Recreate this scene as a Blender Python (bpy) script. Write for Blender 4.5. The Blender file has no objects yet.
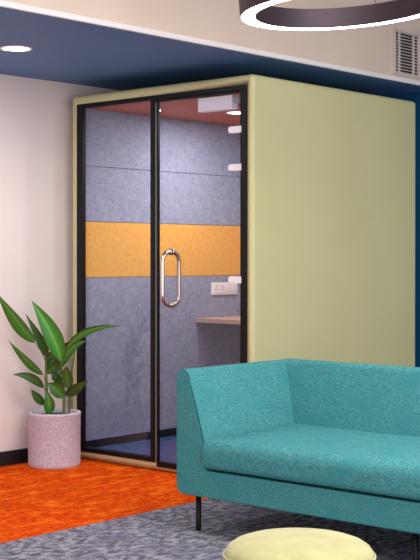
import bpy, bmesh, math, random
from mathutils import Vector, Matrix, noise
random.seed(4)
S = bpy.context.scene
COL = S.collection
PI = math.pi

# ------------------------------------------------------------------ helpers
def lin(c):
    return tuple(((v/255)/12.92 if v/255 <= .04045 else ((v/255+.055)/1.055)**2.4) for v in c) + (1,)

def mat(name, rgb, rough=.6, metal=0, spec=.5, rgb2=None, scale=8, stretch=(1, 1, 1), detail=4,
        lo=.35, hi=.65, bump=0, bscale=200, rgb3=None, scale3=2, coat=0, sheen=0, bstretch=(1, 1, 1), nrough=.5):
    m = bpy.data.materials.new(name); m.use_nodes = True
    nt = m.node_tree; N = nt.nodes; L = nt.links
    b = N['Principled BSDF']
    b.inputs['Base Color'].default_value = lin(rgb)
    b.inputs['Roughness'].default_value = rough
    b.inputs['Metallic'].default_value = metal
    b.inputs['Specular IOR Level'].default_value = spec
    b.inputs['Coat Weight'].default_value = coat
    b.inputs['Sheen Weight'].default_value = sheen
    tc = N.new('ShaderNodeTexCoord')
    def noisetex(sc, st, det):
        mp = N.new('ShaderNodeMapping'); mp.inputs['Scale'].default_value = st
        L.new(tc.outputs['Object'], mp.inputs['Vector'])
        n = N.new('ShaderNodeTexNoise'); n.inputs['Scale'].default_value = sc
        n.inputs['Detail'].default_value = det
        n.inputs['Roughness'].default_value = nrough
        L.new(mp.outputs['Vector'], n.inputs['Vector'])
        return n
    if rgb2:
        n = noisetex(scale, stretch, detail)
        r = N.new('ShaderNodeMapRange'); r.inputs['From Min'].default_value = lo; r.inputs['From Max'].default_value = hi
        L.new(n.outputs['Fac'], r.inputs['Value'])
        mx = N.new('ShaderNodeMix'); mx.data_type = 'RGBA'
        mx.inputs[6].default_value = lin(rgb); mx.inputs[7].default_value = lin(rgb2)
        L.new(r.outputs['Result'], mx.inputs[0])
        out = mx.outputs[2]
        if rgb3:
            n3 = noisetex(scale3, stretch, 3)
            r3 = N.new('ShaderNodeMapRange'); r3.inputs['From Min'].default_value = .48; r3.inputs['From Max'].default_value = .68
            r3.inputs['To Max'].default_value = .75
            L.new(n3.outputs['Fac'], r3.inputs['Value'])
            m3 = N.new('ShaderNodeMix'); m3.data_type = 'RGBA'
            L.new(r3.outputs['Result'], m3.inputs[0]); L.new(out, m3.inputs[6])
            m3.inputs[7].default_value = lin(rgb3); out = m3.outputs[2]
        L.new(out, b.inputs['Base Color'])
    if bump:
        n2 = noisetex(bscale, bstretch, 2)
        bp = N.new('ShaderNodeBump'); bp.inputs['Strength'].default_value = bump; bp.inputs['Distance'].default_value = .004
        L.new(n2.outputs['Fac'], bp.inputs['Height']); L.new(bp.outputs['Normal'], b.inputs['Normal'])
    return m

def emis(name, rgb, strength):
    m = bpy.data.materials.new(name); m.use_nodes = True
    b = m.node_tree.nodes['Principled BSDF']
    b.inputs['Base Color'].default_value = (.8, .8, .8, 1)
    b.inputs['Emission Color'].default_value = lin(rgb)
    b.inputs['Emission Strength'].default_value = strength
    return m

def glassmat(name, tint=(250, 250, 252)):
    m = bpy.data.materials.new(name); m.use_nodes = True
    nt = m.node_tree; N = nt.nodes; L = nt.links
    N.remove(N['Principled BSDF']); o = N['Material Output']
    tr = N.new('ShaderNodeBsdfTransparent'); tr.inputs['Color'].default_value = lin(tint)
    gl = N.new('ShaderNodeBsdfGlossy'); gl.inputs['Roughness'].default_value = .0
    fr = N.new('ShaderNodeFresnel'); fr.inputs['IOR'].default_value = 1.5
    mx = N.new('ShaderNodeMixShader')
    ge = N.new('ShaderNodeNewGeometry'); mr = N.new('ShaderNodeMapRange')
    mr.inputs['To Min'].default_value = 1.5; mr.inputs['To Max'].default_value = 1/1.5
    L.new(ge.outputs['Backfacing'], mr.inputs['Value']); L.new(mr.outputs['Result'], fr.inputs['IOR'])
    L.new(fr.outputs[0], mx.inputs[0]); L.new(tr.outputs[0], mx.inputs[1]); L.new(gl.outputs[0], mx.inputs[2])
    L.new(mx.outputs[0], o.inputs['Surface'])
    return m

def obj(name, bm, m, parent=None, smooth=False, bevel=0, seg=2, recalc=True):
    if recalc: bmesh.ops.recalc_face_normals(bm, faces=bm.faces)
    me = bpy.data.meshes.new(name); bm.to_mesh(me); bm.free()
    o = bpy.data.objects.new(name, me); COL.objects.link(o)
    for x in (m if isinstance(m, (list, tuple)) else [m]): me.materials.append(x)
    if smooth:
        for p in me.polygons: p.use_smooth = True
    if bevel:
        b = o.modifiers.new('bevel', 'BEVEL'); b.width = bevel; b.segments = seg; b.limit_method = 'ANGLE'
        b.harden_normals = True
        for p in me.polygons: p.use_smooth = True
    if parent:
        o.parent = parent
        o.matrix_parent_inverse = Matrix.Translation(-parent.location)
    return o

def struct(o): o['kind'] = 'structure'; return o
def thing(name, label, cat, loc=(0, 0, 0), group=None):
    o = bpy.data.objects.new(name, None); COL.objects.link(o)
    o.location = loc; o.empty_display_size = .1
    o['label'] = label; o['category'] = cat
    if group: o['group'] = group
    return o

def box(bm, x0, x1, y0, y1, z0, z1):
    v = [bm.verts.new((x, y, z)) for x in (x0, x1) for y in (y0, y1) for z in (z0, z1)]
    for f in ((0, 1, 3, 2), (4, 6, 7, 5), (0, 4, 5, 1), (2, 3, 7, 6), (0, 2, 6, 4), (1, 5, 7, 3)):
        bm.faces.new([v[i] for i in f])
    return bm
def B(*a): return box(bmesh.new(), *a)

def tube(bm, pts, r, n=10, closed=False, cap=True):
    pts = [Vector(p) for p in pts]; k = len(pts)
    rr = r if isinstance(r, (list, tuple)) else [r]*k
    rings = []; up = None
    for i, p in enumerate(pts):
        if closed: t = pts[(i+1) % k]-pts[i-1]
        else: t = pts[min(i+1, k-1)]-pts[max(i-1, 0)]
        t.normalize()
        if up is None: up = t.orthogonal().normalized()
        up = (up-t*up.dot(t)).normalized()
        s = t.cross(up)
        rings.append([bm.verts.new(p+(up*math.cos(2*PI*j/n)+s*math.sin(2*PI*j/n))*rr[i]) for j in range(n)])
    for i in range(k if closed else k-1):
        a, b = rings[i], rings[(i+1) % k]
        off = 0
        if closed and i == k-1:
            off = min(range(n), key=lambda q: (a[0].co-b[q].co).length)
        for j in range(n):
            bm.faces.new((a[j], a[(j+1) % n], b[(j+1+off) % n], b[(j+off) % n]))
    if cap and not closed:
        bm.faces.new(rings[0][::-1]); bm.faces.new(rings[-1])
    return bm

def lathe(bm, prof, c=(0, 0, 0), n=64, closed=False):
    rings = []
    for r, z in prof:
        if r < 1e-6: rings.append([bm.verts.new((c[0], c[1], c[2]+z))])
        else: rings.append([bm.verts.new((c[0]+r*math.cos(2*PI*j/n), c[1]+r*math.sin(2*PI*j/n), c[2]+z)) for j in range(n)])
    m = len(rings)
    for i in range(m if closed else m-1):
        a, b = rings[i], rings[(i+1) % m]
        for j in range(n):
            q = (j+1) % n
            if len(a) == 1 and len(b) == 1: continue
            if len(a) == 1: bm.faces.new((a[0], b[j], b[q]))
            elif len(b) == 1: bm.faces.new((a[j], a[q], b[0]))
            else: bm.faces.new((a[j], a[q], b[q], b[j]))
    return bm

def prism(bm, poly, axis, a0, a1):
    """extrude a 2D outline: axis 'y' -> outline in xz, axis 'x' -> outline in yz"""
    def P(u, w, a): return (u, a, w) if axis == 'y' else (a, u, w)
    A = [bm.verts.new(P(u, w, a0)) for u, w in poly]; Z = [bm.verts.new(P(u, w, a1)) for u, w in poly]
    bm.faces.new(A); bm.faces.new(Z[::-1]); n = len(poly)
    for i in range(n): bm.faces.new((A[i], Z[i], Z[(i+1) % n], A[(i+1) % n]))
    return bm

def rounded(poly, rads, seg=6):
    """round the corners of a polygon with given radii"""
    out = []; n = len(poly)
    for i in range(n):
        p = Vector(poly[i]); a = Vector(poly[i-1]); b = Vector(poly[(i+1) % n]); r = rads[i]
        if r <= 0: out.append(tuple(p)); continue
        u = (a-p).normalized(); v = (b-p).normalized(); ang = u.angle(v)
        d = r/math.tan(ang/2)
        s, e = p+u*d, p+v*d
        for k in range(seg+1):
            t = k/seg
            out.append(tuple(s*(1-t)**2+p*2*t*(1-t)+e*t*t))
    return out

# ------------------------------------------------------------------ materials
M = {}
M['beige'] = mat('beige_paint', (218, 198, 182), .7, rgb2=(210, 190, 174), scale=1.5)
M['white_wall'] = mat('off_white_paint', (226, 215, 213), .7, rgb2=(220, 208, 206), scale=1.5)
M['blue'] = mat('blue_paint', (80, 124, 176), .6, rgb2=(76, 118, 170), scale=2)
M['blue_wall'] = mat('deep_blue_paint', (0, 84, 130), .55)
M['trimwhite'] = mat('white_trim', (232, 226, 226), .5)
M['black'] = mat('black_metal', (10, 8, 10), .5, spec=.25)
M['blackpaint'] = mat('black_skirting', (20, 18, 22), .45)
M['grey_carpet'] = mat('grey_carpet', (164, 163, 172), .95, spec=.1, rgb2=(88, 88, 104), scale=24, stretch=(1.2, .8, 1), detail=12, lo=.43, hi=.56, nrough=.72,
                       bump=1, bscale=260, rgb3=(104, 102, 124), scale3=2.4)
M['orange_carpet'] = mat('orange_carpet', (236, 92, 8), .95, spec=.05, rgb2=(190, 42, 0), scale=34, stretch=(1.4, .7, 1), detail=12, lo=.40, hi=.60, nrough=.72,
                         bump=1, bscale=260, rgb3=(252, 128, 26), scale3=9)
M['green'] = mat('pale_green_laminate', (198, 194, 146), .5, rgb2=(194, 190, 142), scale=2)
M['felt'] = mat('grey_blue_felt', (148, 156, 178), .95, spec=.1, rgb2=(122, 130, 156), scale=110, detail=6, lo=.38, hi=.62, bump=.5, bscale=120,
                rgb3=(154, 160, 184), scale3=30)
M['yellow'] = mat('mustard_felt', (232, 174, 80), .95, spec=.1, rgb2=(220, 160, 66), scale=40, detail=5, bump=.3, bscale=150)
M['brick'] = mat('brick_red_panel', (196, 84, 52), .6)
M['navy'] = mat('navy_carpet', (58, 92, 138), .9, spec=.2, rgb2=(42, 70, 112), scale=30)
M['wood'] = mat('pale_wood_laminate', (190, 160, 142), .45, rgb2=(178, 146, 128), scale=6, stretch=(1, 8, 8))
M['whiteplastic'] = mat('white_plastic', (235, 232, 236), .35)
M['greyplastic'] = mat('grey_plastic', (150, 155, 150), .4)
M['darkhole'] = mat('dark_slot', (22, 20, 24), .6)
M['steel'] = mat('brushed_steel', (205, 198, 192), .22, metal=1)
M['glass'] = glassmat('clear_glass')
M['teal'] = mat('teal_fabric', (90, 160, 162), .95, spec=.1, rgb2=(46, 112, 118), scale=85, stretch=(1, 1, 1.8), detail=9, lo=.25, hi=.75,
                bump=.3, bscale=220, rgb3=(60, 136, 141), scale3=9)
M['tealpipe'] = mat('teal_piping', (22, 84, 88), .85)
M['pouf'] = mat('pale_yellow_fabric', (182, 180, 130), .85, spec=.2, rgb2=(172, 168, 116), scale=14, detail=7, bump=.4, bscale=180, sheen=.2)
M['pot'] = mat('speckled_pot', (208, 204, 216), .7, rgb2=(174, 160, 178), scale=150, detail=5, lo=.42, hi=.6, bump=.3, bscale=110)
M['potrim'] = mat('pot_rim', (214, 204, 214), .6, rgb2=(182, 166, 182), scale=60, detail=4)
M['soil'] = mat('dark_soil', (34, 26, 26), .95, rgb2=(58, 46, 42), scale=60, bump=1, bscale=80)
M['stem'] = mat('plant_stem', (78, 98, 40), .55, rgb2=(98, 100, 52), scale=30)
M['led'] = emis('led_diffuser', (255, 250, 246), 12)
M['lens'] = emis('downlight_lens', (255, 246, 238), 12)
M['ringmetal'] = mat('ring_bronze', (66, 54, 62), .5, metal=.6)
M['ringouter'] = mat('ring_steel', (150, 146, 160), .3, metal=.8)
M['ventwhite'] = mat('vent_cream', (206, 192, 184), .5)

def leafmat():
    m = bpy.data.materials.new('leaf_green'); m.use_nodes = True
    nt = m.node_tree; N = nt.nodes; L = nt.links; b = N['Principled BSDF']
    uv = N.new('ShaderNodeUVMap'); uv.uv_map = 'UVMap'
    sp = N.new('ShaderNodeSeparateXYZ'); L.new(uv.outputs[0], sp.inputs[0])
    a = N.new('ShaderNodeMath'); a.operation = 'ABSOLUTE'
    L.new(sp.outputs[0], a.inputs[0])
    rp = N.new('ShaderNodeValToRGB')
    e = rp.color_ramp.elements
    e[0].position = 0; e[0].color = lin((120, 178, 84))
    e[1].position = .2; e[1].color = lin((62, 146, 50))
    x = e.new(.85); x.color = lin((44, 116, 38)); x = e.new(1); x.color = lin((96, 78, 40))
    L.new(a.outputs[0], rp.inputs[0])
    # age of the leaf (old leaves are darker, brownish) stored in a colour attribute
    at = N.new('ShaderNodeAttribute'); at.attribute_name = 'age'
    mx = N.new('ShaderNodeMix'); mx.data_type = 'RGBA'
    L.new(at.outputs['Fac'], mx.inputs[0]); L.new(rp.outputs[0], mx.inputs[6]); mx.inputs[7].default_value = lin((50, 58, 30))
    L.new(mx.outputs[2], b.inputs['Base Color'])
    b.inputs['Roughness'].default_value = .38
    return m
M['leaf'] = leafmat()

# ------------------------------------------------------------------ camera
CAM = Vector((4.343, -5.169, 1.218)); TH = math.radians(41.76); F = 1258.0
RIGHT = Vector((math.cos(TH), math.sin(TH), 0)); FWD = Vector((-math.sin(TH), math.cos(TH), 0))
cd = bpy.data.cameras.new('camera'); cam = bpy.data.objects.new('camera', cd); COL.objects.link(cam)
cam.location = CAM; cam.rotation_euler = (PI/2, 0, TH)
cd.sensor_fit = 'VERTICAL'; cd.sensor_height = 36; cd.lens = 36*F/560
cd.shift_y = -(280-258)/560
S.camera = cam

# ------------------------------------------------------------------ setting
XF = .10   # carpet joint and soffit edge
bm = B(XF, 5.6, -7, 2.0, -.05, 0); struct(obj('floor', bm, M['grey_carpet']))
bm = B(-1.6, XF, -7, 2.0, -.05, 0); struct(obj('floor', bm, M['orange_carpet']))
struct(obj('wall_left', B(-1.6, -1.48, -7, 2.0, 0, 3.0), M['white_wall']))
bm = B(-1.48, -1.462, -7, 1.99, 0, .083); box(bm, -1.462, -1.458, -7, 1.99, 0, .066)
struct(obj('baseboard_left', bm, M['blackpaint'], bevel=.002))
struct(obj('wall_back', B(-1.48, 5.6, 1.85, 2.0, 0, 3.0), M['blue_wall']))
struct(obj('ceiling', B(XF, 5.6, -7, 1.85, 3.0, 3.1), M['trimwhite']))
# dropped blue soffit over the booth with a beige upright face
struct(obj('ceiling_soffit', B(-1.48, XF-.012, -7, 1.85, 2.296, 2.34), M['blue']))
struct(obj('wall_soffit', B(XF-.012, XF, -7, 1.85, 2.30, 3.0), M['beige']))
bm = B(XF-.012, XF+.008, -7, 1.85, 2.292, 2.318)
struct(obj('trim_1', bm, M['trimwhite'], bevel=.003))

# ------------------------------------------------------------------ meeting booth
X0, X1, Y1, H = -1.410, .035, 1.612, 2.205
fx0, fx1, ft = -1.353, -.007, 2.150
booth = thing('meeting_booth', 'pale green enclosed meeting booth with black framed glass front', 'booth', (-.68, .8, 0))
bm = bmesh.new()
ix0, ix1, iy1, iz0, iz1 = -1.366, -.006, 1.584, .045, 2.168
def ringv(x0, x1, y, z0, z1): return [bm.verts.new(p) for p in ((x0, y, z0), (x1, y, z0), (x1, y, z1), (x0, y, z1))]
of, ob = ringv(X0, X1, 0, 0, H), ringv(X0, X1, Y1, 0, H)
nf, nb = ringv(fx0, ix1, 0, iz0, ft), ringv(fx0, ix1, .03, iz0, ft)
nc, nd = ringv(ix0, ix1, .03, iz0, iz1), ringv(ix0, ix1, iy1, iz0, iz1)
outer = []
for i in range(4):
    j = (i+1) % 4
    bm.faces.new((of[i], of[j], nf[j], nf[i])); bm.faces.new((of[i], ob[i], ob[j], of[j]))
    bm.faces.new((nf[i], nf[j], nb[j], nb[i])); bm.faces.new((nb[i], nb[j], nc[j], nc[i])) if i in (0, 2, 3) else None
    bm.faces.new((nc[i], nc[j], nd[j], nd[i]))
bm.faces.new(ob); bm.faces.new(nd)
bmesh.ops.remove_doubles(bm, verts=bm.verts, dist=1e-6)
bmesh.ops.recalc_face_normals(bm, faces=bm.faces)
bm.edges.ensure_lookup_table()
ov = {tuple(round(c, 4) for c in v.co) for v in bm.verts if v.co.x in (X0, X1)}
es = [e for e in bm.edges if all(abs(v.co.x-X0) < 1e-5 or abs(v.co.x-X1) < 1e-5 for v in e.verts)
      and not (all(v.co.z < 1e-4 for v in e.verts))]
bmesh.ops.bevel(bm, geom=es, offset=.024, segments=6, profile=.5, affect='EDGES', clamp_overlap=True)
shell = obj('shell', bm, M['green'], booth)
for p in shell.data.polygons: p.use_smooth = True
wn = shell.modifiers.new('wn', 'WEIGHTED_NORMAL'); wn.weight = 100

# lining: felt panels, mustard band, skirting
def lining(name, m, z0, z1, t=.016, g=.0015, back=True, label=None):
    a = B(ix0, ix0+t, .032, iy1, z0+g, z1-g)
    o = obj(name, a, m, booth, bevel=.002)
    if label: o['label'] = label
    if back:
        o = obj(name, B(ix0+t, ix1-t, iy1-t, iy1, z0+g, z1-g), m, booth, bevel=.002)
        if label: o['label'] = label
        o = obj(name, B(ix1-t, ix1, .05, iy1, z0+g, z1-g), m, booth, bevel=.002)
        if label: o['label'] = label
lining('felt_panel', M['felt'], 1.782, 2.136)
lining('felt_panel', M['felt'], 1.441, 1.782)
lining('felt_panel', M['yellow'], 1.097, 1.441, label='mustard yellow felt band')
lining('felt_panel', M['felt'], .096, 1.097)
lining('skirting', M['blackpaint'], .045, .096, t=.02)
obj('booth_ceiling', B(ix0, ix1, .032, iy1, 2.136, 2.168), M['brick'], booth)
obj('booth_floor', B(ix0, ix1, .03, iy1, .045, .05), M['navy'], booth)
# booth ceiling light, then an added one out of view to brighten the lining
for bx, by in ((-.80, .85), (-.30, .40)):
    cl = obj('ceiling_light', lathe(bmesh.new(), [(0.062, 0), (.075, 0), (.075, -.008), (.062, -.006)], (bx, by, 2.136), 40, True), M['whiteplastic'], booth, smooth=True)
    ln = obj('lens', lathe(bmesh.new(), [(0, -.004), (.062, -.004), (.062, 0), (0, 0)], (bx, by, 2.136), 40), M['lens'])
    ln.parent = cl

# desk fixed to the back of the booth
dk = obj('desk', B(-1.348, ix1-.018, 1.06, iy1-.018, .785, .815), M['wood'], booth, bevel=.002)
obj('bracket', prism(bmesh.new(), [(1.40, .784), (1.543, .784), (1.543, .62), (1.526, .62)], 'x', -.70, -.68), M['black'], booth)
# socket plate on the left lining
sp = obj('socket_plate', B(-1.351, -1.339, 1.215, 1.485, .965, 1.05), M['whiteplastic'], booth, bevel=.004)
def sub(name, bm, m, par, **k):
    o = obj(name, bm, m, None, **k); o.parent = par; return o
sub('inner_plate', B(-1.339, -1.336, 1.228, 1.472, .977, 1.038), M['whiteplastic'], sp, bevel=.001)
for yc in (1.262, 1.322):
    s = bmesh.new()
    for dy, dz, r in ((0, .014, .0042), (-.010, -.004, .0034), (.010, -.004, .0034)):
        tube(s, [(-1.337, yc+dy, 1.008+dz), (-1.3352, yc+dy, 1.008+dz)], r, 10)
    sub('socket', s, M['darkhole'], sp)
for yc in (1.375, 1.410, 1.445):
    sub('switch', B(-1.3365, -1.331, yc-.011, yc+.011, .992, 1.024), M['trimwhite'], sp, bevel=.0015)

# black frame and fixed pane
fr = bmesh.new()
box(fr, fx0, fx0+.052, -.006, .022, .047, ft)
box(fr, fx1-.036, fx1, -.006, .022, .047, ft)
box(fr, fx0+.052, fx1-.036, -.006, .022, ft-.026, ft)
box(fr, -.727, -.692, -.006, .022, .047, ft-.026)
box(fr, fx0+.052, -.727, -.006, .045, .047, .072)
frame = obj('front_frame', fr, M['black'], booth, bevel=.002)
frame['label'] = 'black metal frame of the glass front'
obj('glass_pane', B(fx0+.046, -.722, .012, .020, .066, ft-.02), M['glass'], booth)
# door
dr = bmesh.new()
box(dr, -.681, -.668, -.004, .014, .024, ft-.030)
box(dr, -.668, -.049, -.008, .016, .024, .056)
box(dr, -.049, -.044, -.006, .03, .024, ft-.030)
box(dr, -.664, -.049, -.006, .03, ft-.040, ft-.030)
door = obj('door', dr, M['black'], booth, bevel=.002)
door['label'] = 'hinged glass door of the booth'
sub('glass_pane', B(-.668, -.046, .004, .014, .05, ft-.034), M['glass'], door)
sub('seal_strip', B(-.6905, -.6815, .0, .012, .05, ft-.04), M['greyplastic'], door)
# back-to-back pull handle, a closed steel loop through the glass
hy, hz0, hz1, rc = .069, .952, 1.252, .056
lp = []
for (cy, cz, a0) in ((-hy+rc, hz1-rc, 90), (-hy+rc, hz0+rc, 180), (hy-rc, hz0+rc, 270), (hy-rc, hz1-rc, 0)):
    for k in range(9):
        a = math.radians(a0+k*90/8); lp.append((-.578, .009+cy+rc*math.cos(a), cz+rc*math.sin(a)))
h = tube(bmesh.new(), lp, .0125, 14, closed=True)
for z in (hz0, hz1):
    for s in (-1, 1): tube(h, [(-.578, .009+s*.0055, z), (-.578, .009+s*.012, z)], .018, 16)
sub('pull_handle', h, M['steel'], door, smooth=True)['label'] = 'stainless steel loop handle'
for z in (1.913, 1.708, 1.10):
    pf = rounded([(-.135, z-.018), (-.040, z-.018), (-.040, z+.018), (-.135, z+.018)], [.016, .001, .001, .016])
    hb = prism(bmesh.new(), pf, 'y', -.006, .024)
    sub('hinge', hb, M['whiteplastic'], door, bevel=.002)['label'] = 'white rounded hinge plate'
dc = sub('door_closer', B(-.378, -.128, .016, .066, 2.03, 2.108), M['whiteplastic'], door, bevel=.004)
dc['label'] = 'white box door closer'
arm = sub('closer_arm', B(-.127, -.085, .028, .056, 2.062, 2.10), M['greyplastic'], door, bevel=.002)

# ------------------------------------------------------------------ sofa
sx0, sx1, sy0, sy1 = .470, 2.92, -1.06, -.27
sofa = thing('sofa', 'teal upholstered sofa with low straight arms and thin black legs', 'sofa', ((sx0+sx1)/2, (sy0+sy1)/2, 0))
sz0, sz1 = .163, .722
W = sx1-sx0
def armset():
    poly = [(sx0, sz0), (sx1, sz0), (sx1, sz1), (sx1-.070, sz1-.002), (sx1-.165, .40), (sx1-.175, .282), (sx0+.175, .282), (sx0+.165, .40), (sx0+.070, sz1-.002), (sx0, sz1)]
    return rounded(poly, [.045, .045, .035, .018, .0, .01, .01, .0, .018, .035])
body = obj('body', prism(bmesh.new(), armset(), 'y', sy0, sy1), M['teal'], sofa, bevel=.012, seg=4)
# back, leaning slightly
poly = rounded([(sy1-.005, .30), (sy1, sz1), (-.352, sz1+.006), (-.405, .40), (-.41, .30)], [0, .035, .03, 0, 0])
bk = prism(bmesh.new(), poly, 'x', sx0+.045, sx1-.045)
obj('backrest', bk, M['teal'], sofa, bevel=.010, seg=3)
# seat cushion: soft box
def soft(x0, x1, y0, y1, z0, z1, r, crown, nx=60, ny=24):
    bm = bmesh.new(); prof = []
    outline = rounded([(y0, z0), (y1, z0), (y1, z1), (y0, z1)], [r*.5, .01, .02, r], 8)
    rows = []
    xs = []
    for i in range(nx+1):
        t = i/nx; xs.append(x0+(x1-x0)*t)
    xs = sorted(set(xs+[x0+r*k for k in (.02, .06, .12, .2, .3, .45)]+[x1-r*k for k in (.02, .06, .12, .2, .3, .45)]))
    # subdivide the outline
    pts = []
    for i in range(len(outline)):
        a = Vector(outline[i]); b = Vector(outline[(i+1) % len(outline)]); k = max(1, int((b-a).length/.03))
        for q in range(k): pts.append(a.lerp(b, q/k))
    cz = (z0+z1)/2; cy = (y0+y1)/2
    for x in xs:
        e = min(x-x0, x1-x); q = r*.6
        ins = 0 if e >= q else q*.7*(1-math.sqrt(max(0, 1-(1-e/q)**2)))
        ring = []
        for p in pts:
            y, z = p
            hy_, hz_ = (y1-y0)/2, (z1-z0)/2
            y2 = cy+(y-cy)*(1-ins/hy_*.6); z2 = cz+(z-cz)*(1-ins/hz_*.75)
            if z > cz:
                u = (x-x0)/(x1-x0); v = (y-y0)/(y1-y0)
                z2 += crown*(math.sin(PI*min(max(u, 0), 1))**.5)*(math.sin(PI*min(max(v, 0), 1)))**.6
            n = noise.noise(Vector((x*4, y*5, z*5)))*.004
            ring.append(bm.verts.new((x, y2+n, z2+(n if z > cz else 0))))
        rows.append(ring)
    m = len(pts)
    for a, b in zip(rows, rows[1:]):
        for j in range(m): bm.faces.new((a[j], a[(j+1) % m], b[(j+1) % m], b[j]))
    bm.faces.new(rows[0]); bm.faces.new(rows[-1][::-1])
    return bm
obj('seat_cushion', soft(sx0+.152, sx1-.152, sy0-.016, -.385, .291, .424, .062, .012), M['teal'], sofa, smooth=True)
# piping along the inner front edges of the arms
for s in (0, 1):
    f = (lambda x: x) if s == 0 else (lambda x: sx0+sx1-x)
    pts = [(sx0+.012, sz1-.012), (sx0+.035, sz1-.004), (sx0+.058, sz1-.006), (sx0+.072, sz1-.020), (sx0+.082, sz1-.06), (sx0+.120, .555), (sx0+.163, .41), (sx0+.170, .34)]
    obj('piping', tube(bmesh.new(), [(f(x), sy0+.004, z) for x, z in pts], .0035, 8), M['tealpipe'], sofa, smooth=True)
for lx in (.556, 1.691, 2.83):
    for ly in (sy0+.056, sy1-.06):
        obj('leg', lathe(bmesh.new(), [(0, 0), (.0115, 0), (.0125, .004), (.0125, sz0+.004), (0, sz0+.004)], (lx, ly, 0), 20), M['black'], sofa, smooth=True)['label'] = 'thin black metal leg'

# ------------------------------------------------------------------ ottoman
oc = Vector((2.077, -2.238, 0)); R = .223
ott = thing('ottoman', 'round pale yellow upholstered ottoman in front of the teal sofa', 'ottoman', oc)
prof = [(0, .03), (R-.02, .03), (R-.006, .04), (R, .06), (R+.002, .2), (R, .335), (R-.004, .346)]
obj('side', lathe(bmesh.new(), prof, oc, 96), M['pouf'], ott, smooth=True)
top = [(R-.004, .346), (R-.006, .358), (R-.014, .370), (R-.03, .381), (R-.055, .390), (R-.09, .396), (R-.14, .400), (0, .402)]
obj('cushion_top', lathe(bmesh.new(), top+[(0, .33)], oc, 96, ), M['pouf'], ott, smooth=True)
obj('piping', tube(bmesh.new(), [(oc.x+(R-.001)*math.cos(2*PI*k/96), oc.y+(R-.001)*math.sin(2*PI*k/96), .347) for k in range(96)], .0032, 8, closed=True), M['pouf'], ott, smooth=True)
for k in range(4):
    a = PI/4+k*PI/2
    obj('foot', lathe(bmesh.new(), [(0, 0), (.02, 0), (.022, .032), (0, .032)], (oc.x+.16*math.cos(a), oc.y+.16*math.sin(a), 0), 20), M['black'], ott, smooth=True)

# ------------------------------------------------------------------ potted plant
pc = Vector((-1.265, -.262, 0)); PR = .153
pl = thing('potted_plant', 'broad-leaved green plant in a pinkish speckled round pot on the orange carpet', 'plant', pc)
prof = [(0, .004), (PR-.012, .004), (PR-.006, .0), (PR-.001, .006), (PR, .02), (PR+.001, .296)]
obj('pot', lathe(bmesh.new(), prof+[(PR+.003, .300), (PR+.003, .312), (PR-.001, .316), (PR-.017, .315), (PR-.021, .308), (PR-.021, .28), (0, .28)], pc, 80), M['pot'], pl, smooth=True).data.set_sharp_from_angle(angle=math.radians(50))
sb = bmesh.new(); rows = lathe(sb, [(0, .300), (.04, .299), (.08, .297), (.12, .294), (.1335, .292), (.1335, .281), (0, .281)], pc, 48)
for v in sb.verts:
    if v.co.z > .29 and (v.co-pc).xy.length < .125: v.co.z += noise.noise(v.co*40)*.006
obj('soil', sb, M['soil'], pl, smooth=True)

D0 = (pc-CAM).dot(FWD)
def at(px, py, b=0):
    """a point of the plant, b metres behind the pot's centre"""
    d = D0+b
    return CAM+FWD*d+RIGHT*((px-210)/F*d)+Vector((0, 0, 1))*((258-py)/F*d)

lf = bmesh.new(); uvl = lf.loops.layers.uv.new('UVMap'); age = lf.verts.layers.float.new('age')
def leaf(pts, w, ag=0, roll=0, bend=.0, fold=.35, side=None):
    """pts: base .. tip in (px, py, depth); a smooth spine with a lens-shaped, folded blade"""
    P = [at(*p) for p in pts]
    n = 14
    def bez(t):
        if len(P) == 3:
            c = P[1]*2-(P[0]+P[2])*.5
            return P[0]*(1-t)**2+c*2*t*(1-t)+P[2]*t*t
        return P[0]*(1-t)+P[1]*t
    prev = None; rows = []
    for i in range(n+1):
        t = i/n; p = bez(t); tn = (bez(min(1, t+.02))-bez(max(0, t-.02))).normalized()
        s = tn.cross(-FWD).normalized()
        q = Matrix.Rotation(roll, 3, tn)
        s = q @ s; nn = s.cross(tn).normalized()
        if nn.dot(-FWD) < 0: nn = -nn
        ww = (w/F*D0)*.5*(math.sin(PI*min(1, t**.8))**1.0 if 0 < t < 1 else 0)+.0012*(1-t)
        up = nn
        row = []
        for j, u in enumerate((-1, -.5, 0, .5, 1)):
            v = lf.verts.new(p+s*(u*ww)+up*(abs(u)**1.3*ww*fold-(.0 if abs(u) else ww*.05)))
            v[age] = ag; row.append((v, u))
        rows.append((row, t))
    for (a, ta), (b, tb) in zip(rows, rows[1:]):
        for j in range(4):
            f = lf.faces.new((a[j][0], a[j+1][0], b[j+1][0], b[j][0]))
            for l, (u, t) in zip(f.loops, ((a[j][1], ta), (a[j+1][1], ta), (b[j+1][1], tb), (b[j][1], tb))):
                l[uvl].uv = (u, t)
            f.smooth = True
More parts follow.
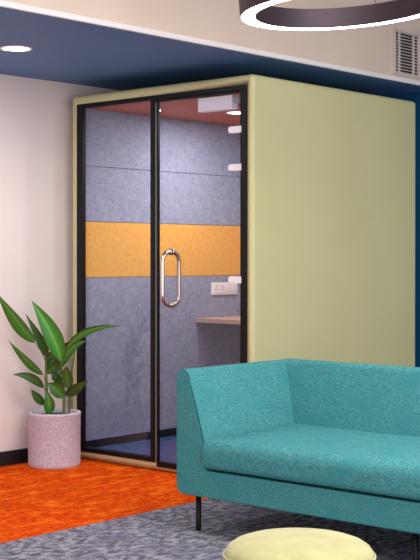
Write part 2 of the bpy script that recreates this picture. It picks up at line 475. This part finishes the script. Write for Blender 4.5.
LV = [
    ([(35, 343, -.06), (18, 322, -.16), (-4, 292, -.27)], 15, 0, -.4),
    ([(47, 357, -.03), (40, 341, -.06), (25, 313, -.11)], 9.5, .65, .5),
    ([(61, 362, -.05), (51, 333, -.10), (31, 300, -.14)], 18, 0, .25),
    ([(43, 375, -.03), (28, 361, -.10), (8, 340, -.18)], 10, .1, -.5),
    ([(44, 388, -.03), (30, 378, -.10), (12, 374.5, -.16)], 9, .75, .5),
    ([(45, 405, -.04), (37, 397, -.08), (31, 389, -.12)], 8, .6, .2),
    ([(66, 349, -.06), (88, 331, -.14), (122, 326, -.25)], 7.5, .15, .3),
    ([(60, 370, -.03), (70, 350, -.06), (87, 341, -.10)], 12, .45, -.3),
    ([(69, 389, -.04), (67, 377, -.05), (66, 365, -.07)], 12, .7, 0),
    ([(66, 396, -.03), (76, 388, -.07), (88, 380, -.11)], 11, .75, .3),
    ([(47, 374, .00), (55, 362, -.01), (63, 350, -.03)], 14, .6, .3),
    ([(47, 366, -.02), (52, 357, -.03), (60, 350, -.05)], 11, .5, -.3),
    ([(64, 398, -.05), (56, 389, -.08), (47, 383, -.10)], 13, .5, .2),
    ([(49, 414, -.07), (49, 403, -.09), (46, 391, -.10)], 11, .3, .2),
    ([(62, 352, -.02), (67, 345, -.03), (75, 342, -.04)], 6, .6, .3),
    ([(63, 386, .02), (57, 378, .0), (50, 371, -.02)], 9, .6, 0),
    ([(62, 368, .01), (57, 374, .0), (51, 380, .0)], 7, .4, 0),
]
for p, w, a, r in LV: leaf(p, w, a, r)
fo = obj('foliage', lf, M['leaf'], pl, recalc=False)
def stem(pts, r):
    P = [at(*p) for p in pts]; Q = []
    for i in range(len(P)-1):
        for k in range(5): Q.append(P[i].lerp(P[i+1], k/5))
    Q.append(P[-1]); n = len(Q)
    tube(st, Q, [r*(1-.5*i/(n-1)) for i in range(n)], 10)
def stemobj(main, r, petioles):
    global st
    st = bmesh.new(); stem(main, r)
    for p in petioles: stem(p, .0028)
    obj('stem', st, M['stem'], pl, smooth=True)
stemobj([(48, 419, -.04), (46.5, 390, -.035), (46, 372, -.03), (46, 352, -.03)], .0115,
        [[(46, 362, -.03), (41, 351, -.045), (35, 343, -.06)], [(46, 383, -.03), (43, 375, -.03)], [(47, 396, -.035), (44, 388, -.03)],
         [(48, 410, -.04), (45, 405, -.04)], [(46, 384, -.03), (47, 374, .0)]])
stemobj([(64, 419, -.03), (64, 395, -.03), (63, 375, -.04), (61, 360, -.05)], .009,
        [[(62, 372, -.04), (60, 370, -.03)], [(49, 397, -.03), (54, 381, -.03), (61, 362, -.04)]])
stemobj([(69, 419, -.01), (69.5, 395, -.03), (71, 375, -.04), (75, 350, -.06), (77, 342, -.08)], .0055,
        [[(69.5, 392, -.03), (69, 388, -.04)]])

# ------------------------------------------------------------------ ring pendant lamp
rcx, rcy, rz = 1.147, -.690, 2.296
RO, RI, RH = .470, .400, .088
pend = thing('pendant_lamp', 'large dark metal ring pendant lamp glowing white underneath', 'lamp', (rcx, rcy, rz))
HANG = Matrix.Translation((rcx, rcy, rz)) @ Matrix.Rotation(math.radians(-3.8), 4, FWD) @ Matrix.Translation((-rcx, -rcy, -rz))  # hangs a little off level
rg = lathe(bmesh.new(), [(RO, .004), (RO, RH), (RO-.004, RH+.002), (RI+.004, RH+.002), (RI, RH), (RI, .004), (RI+.004, 0), (RI+.006, .008), (RO-.006, .008), (RO-.004, 0)], (rcx, rcy, rz), 144, True)
bmesh.ops.transform(rg, matrix=HANG, verts=rg.verts)
o = obj('ring', rg, M['ringmetal'], pend, smooth=True); o.data.set_sharp_from_angle(angle=math.radians(35))
df = lathe(bmesh.new(), [(RI+.006, .0005), (RO-.006, .0005), (RO-.006, .008), (RI+.006, .008)], (rcx, rcy, rz), 144, True)
bmesh.ops.transform(df, matrix=HANG, verts=df.verts)
obj('diffuser', df, M['led'], pend)
for k in range(3):
    a = math.radians(107+120*k)
    e = HANG @ Vector((rcx+.43*math.cos(a), rcy+.43*math.sin(a), rz+RH))
    obj('cable', tube(bmesh.new(), [e, (rcx+.04*math.cos(a), rcy+.04*math.sin(a), 2.985)], .0014, 6), M['blackpaint'], pend)
obj('canopy', lathe(bmesh.new(), [(0, 0), (.07, 0), (.075, -.005), (.075, -.025), (.07, -.03), (0, -.03)], (rcx, rcy, 3.0), 48), M['ringmetal'], pend, smooth=True)

# ------------------------------------------------------------------ recessed downlight
dlc = (-.706, -1.011, 2.296)
dl = thing('downlight', 'round white recessed downlight in the blue lowered ceiling', 'light', dlc)
obj('trim_ring', lathe(bmesh.new(), [(.068, 0), (.085, 0), (.083, -.006), (.068, -.004)], dlc, 48, True), M['whiteplastic'], dl, smooth=True)
obj('lens', lathe(bmesh.new(), [(0, -.003), (.068, -.003), (.068, 0), (0, 0)], dlc, 48), M['lens'], dl)

# ------------------------------------------------------------------ air vent on the upright soffit face
vy0, vy1 = 1.256, 1.513
vz0, vz1 = 2.34, 2.60
vent = thing('air_vent', 'cream slotted air grille on the beige upright of the lowered ceiling', 'vent', (XF, (vy0+vy1)/2, (vz0+vz1)/2))
obj('backing', B(XF, XF+.002, vy0, vy1, vz0, vz1), M['darkhole'], vent)
f = bmesh.new(); t = .010
box(f, XF+.002, XF+.012, vy0-t, vy0+.004, vz0-t, vz1+t); box(f, XF+.002, XF+.012, vy1-.004, vy1+t, vz0-t, vz1+t)
box(f, XF+.002, XF+.012, vy0, vy1, vz0-t, vz0+.004); box(f, XF+.002, XF+.012, vy0, vy1, vz1-.004, vz1+t)
w = vy1-vy0
box(f, XF+.002, XF+.014, vy0+w*.15, vy0+w*.15+.012, vz0, vz1)
box(f, XF+.002, XF+.014, vy0+w*.76, vy0+w*.76+.012, vz0, vz1)
obj('frame', f, M['ventwhite'], vent)
f = bmesh.new(); n = 14
for k in range(n):
    z = vz0+(k+.5)*(vz1-vz0)/n
    box(f, XF+.003, XF+.010, vy0+.003, vy1-.003, z-.0024, z+.0024)
obj('slats', f, M['ventwhite'], vent)

# ------------------------------------------------------------------ lights
def area(name, loc, size, power, col=(1, .95, .92), sy=None, rot=(0, 0, 0)):
    l = bpy.data.lights.new(name, 'AREA'); l.energy = power; l.color = col
    l.shape = 'RECTANGLE'; l.size = size; l.size_y = sy or size
    o = bpy.data.objects.new(name, l); COL.objects.link(o); o.location = loc; o.rotation_euler = rot
    return o
area('room_light', (2.3, -1.2, 2.97), 1.5, 72, sy=1.5)
area('room_light', (2.3, -4.2, 2.97), 1.2, 60, sy=1.2)
area('room_light', (4.6, -1.2, 2.97), 1.2, 45, sy=1.2)
area('downlight_beam', (dlc[0], dlc[1], 2.288), .13, 10)
area('booth_beam', (-.80, .85, 2.125), .12, 15)
area('booth_beam', (-.30, .40, 2.125), .12, 8)  # added fill for the booth walls, at the unseen second fitting
w = bpy.data.worlds.new('world'); S.world = w; w.use_nodes = True
nt = w.node_tree; bg = nt.nodes['Background']; bg.inputs[0].default_value = (1, .965, .955, 1)
tc = nt.nodes.new('ShaderNodeTexCoord'); sx = nt.nodes.new('ShaderNodeSeparateXYZ'); mr = nt.nodes.new('ShaderNodeMapRange')
nt.links.new(tc.outputs['Generated'], sx.inputs[0]); nt.links.new(sx.outputs['X'], mr.inputs['Value'])
# ambient fill added to brighten faces towards +X, dimmer elsewhere
mr.inputs['From Min'].default_value = -.2; mr.inputs['From Max'].default_value = .9
mr.inputs['To Min'].default_value = .52; mr.inputs['To Max'].default_value = 2.6
nt.links.new(mr.outputs['Result'], bg.inputs[1])

S.view_settings.view_transform = 'Standard'; S.view_settings.look = 'None'
S.view_settings.gamma = 1; S.view_settings.use_curve_mapping = False
S.view_settings.exposure = 0
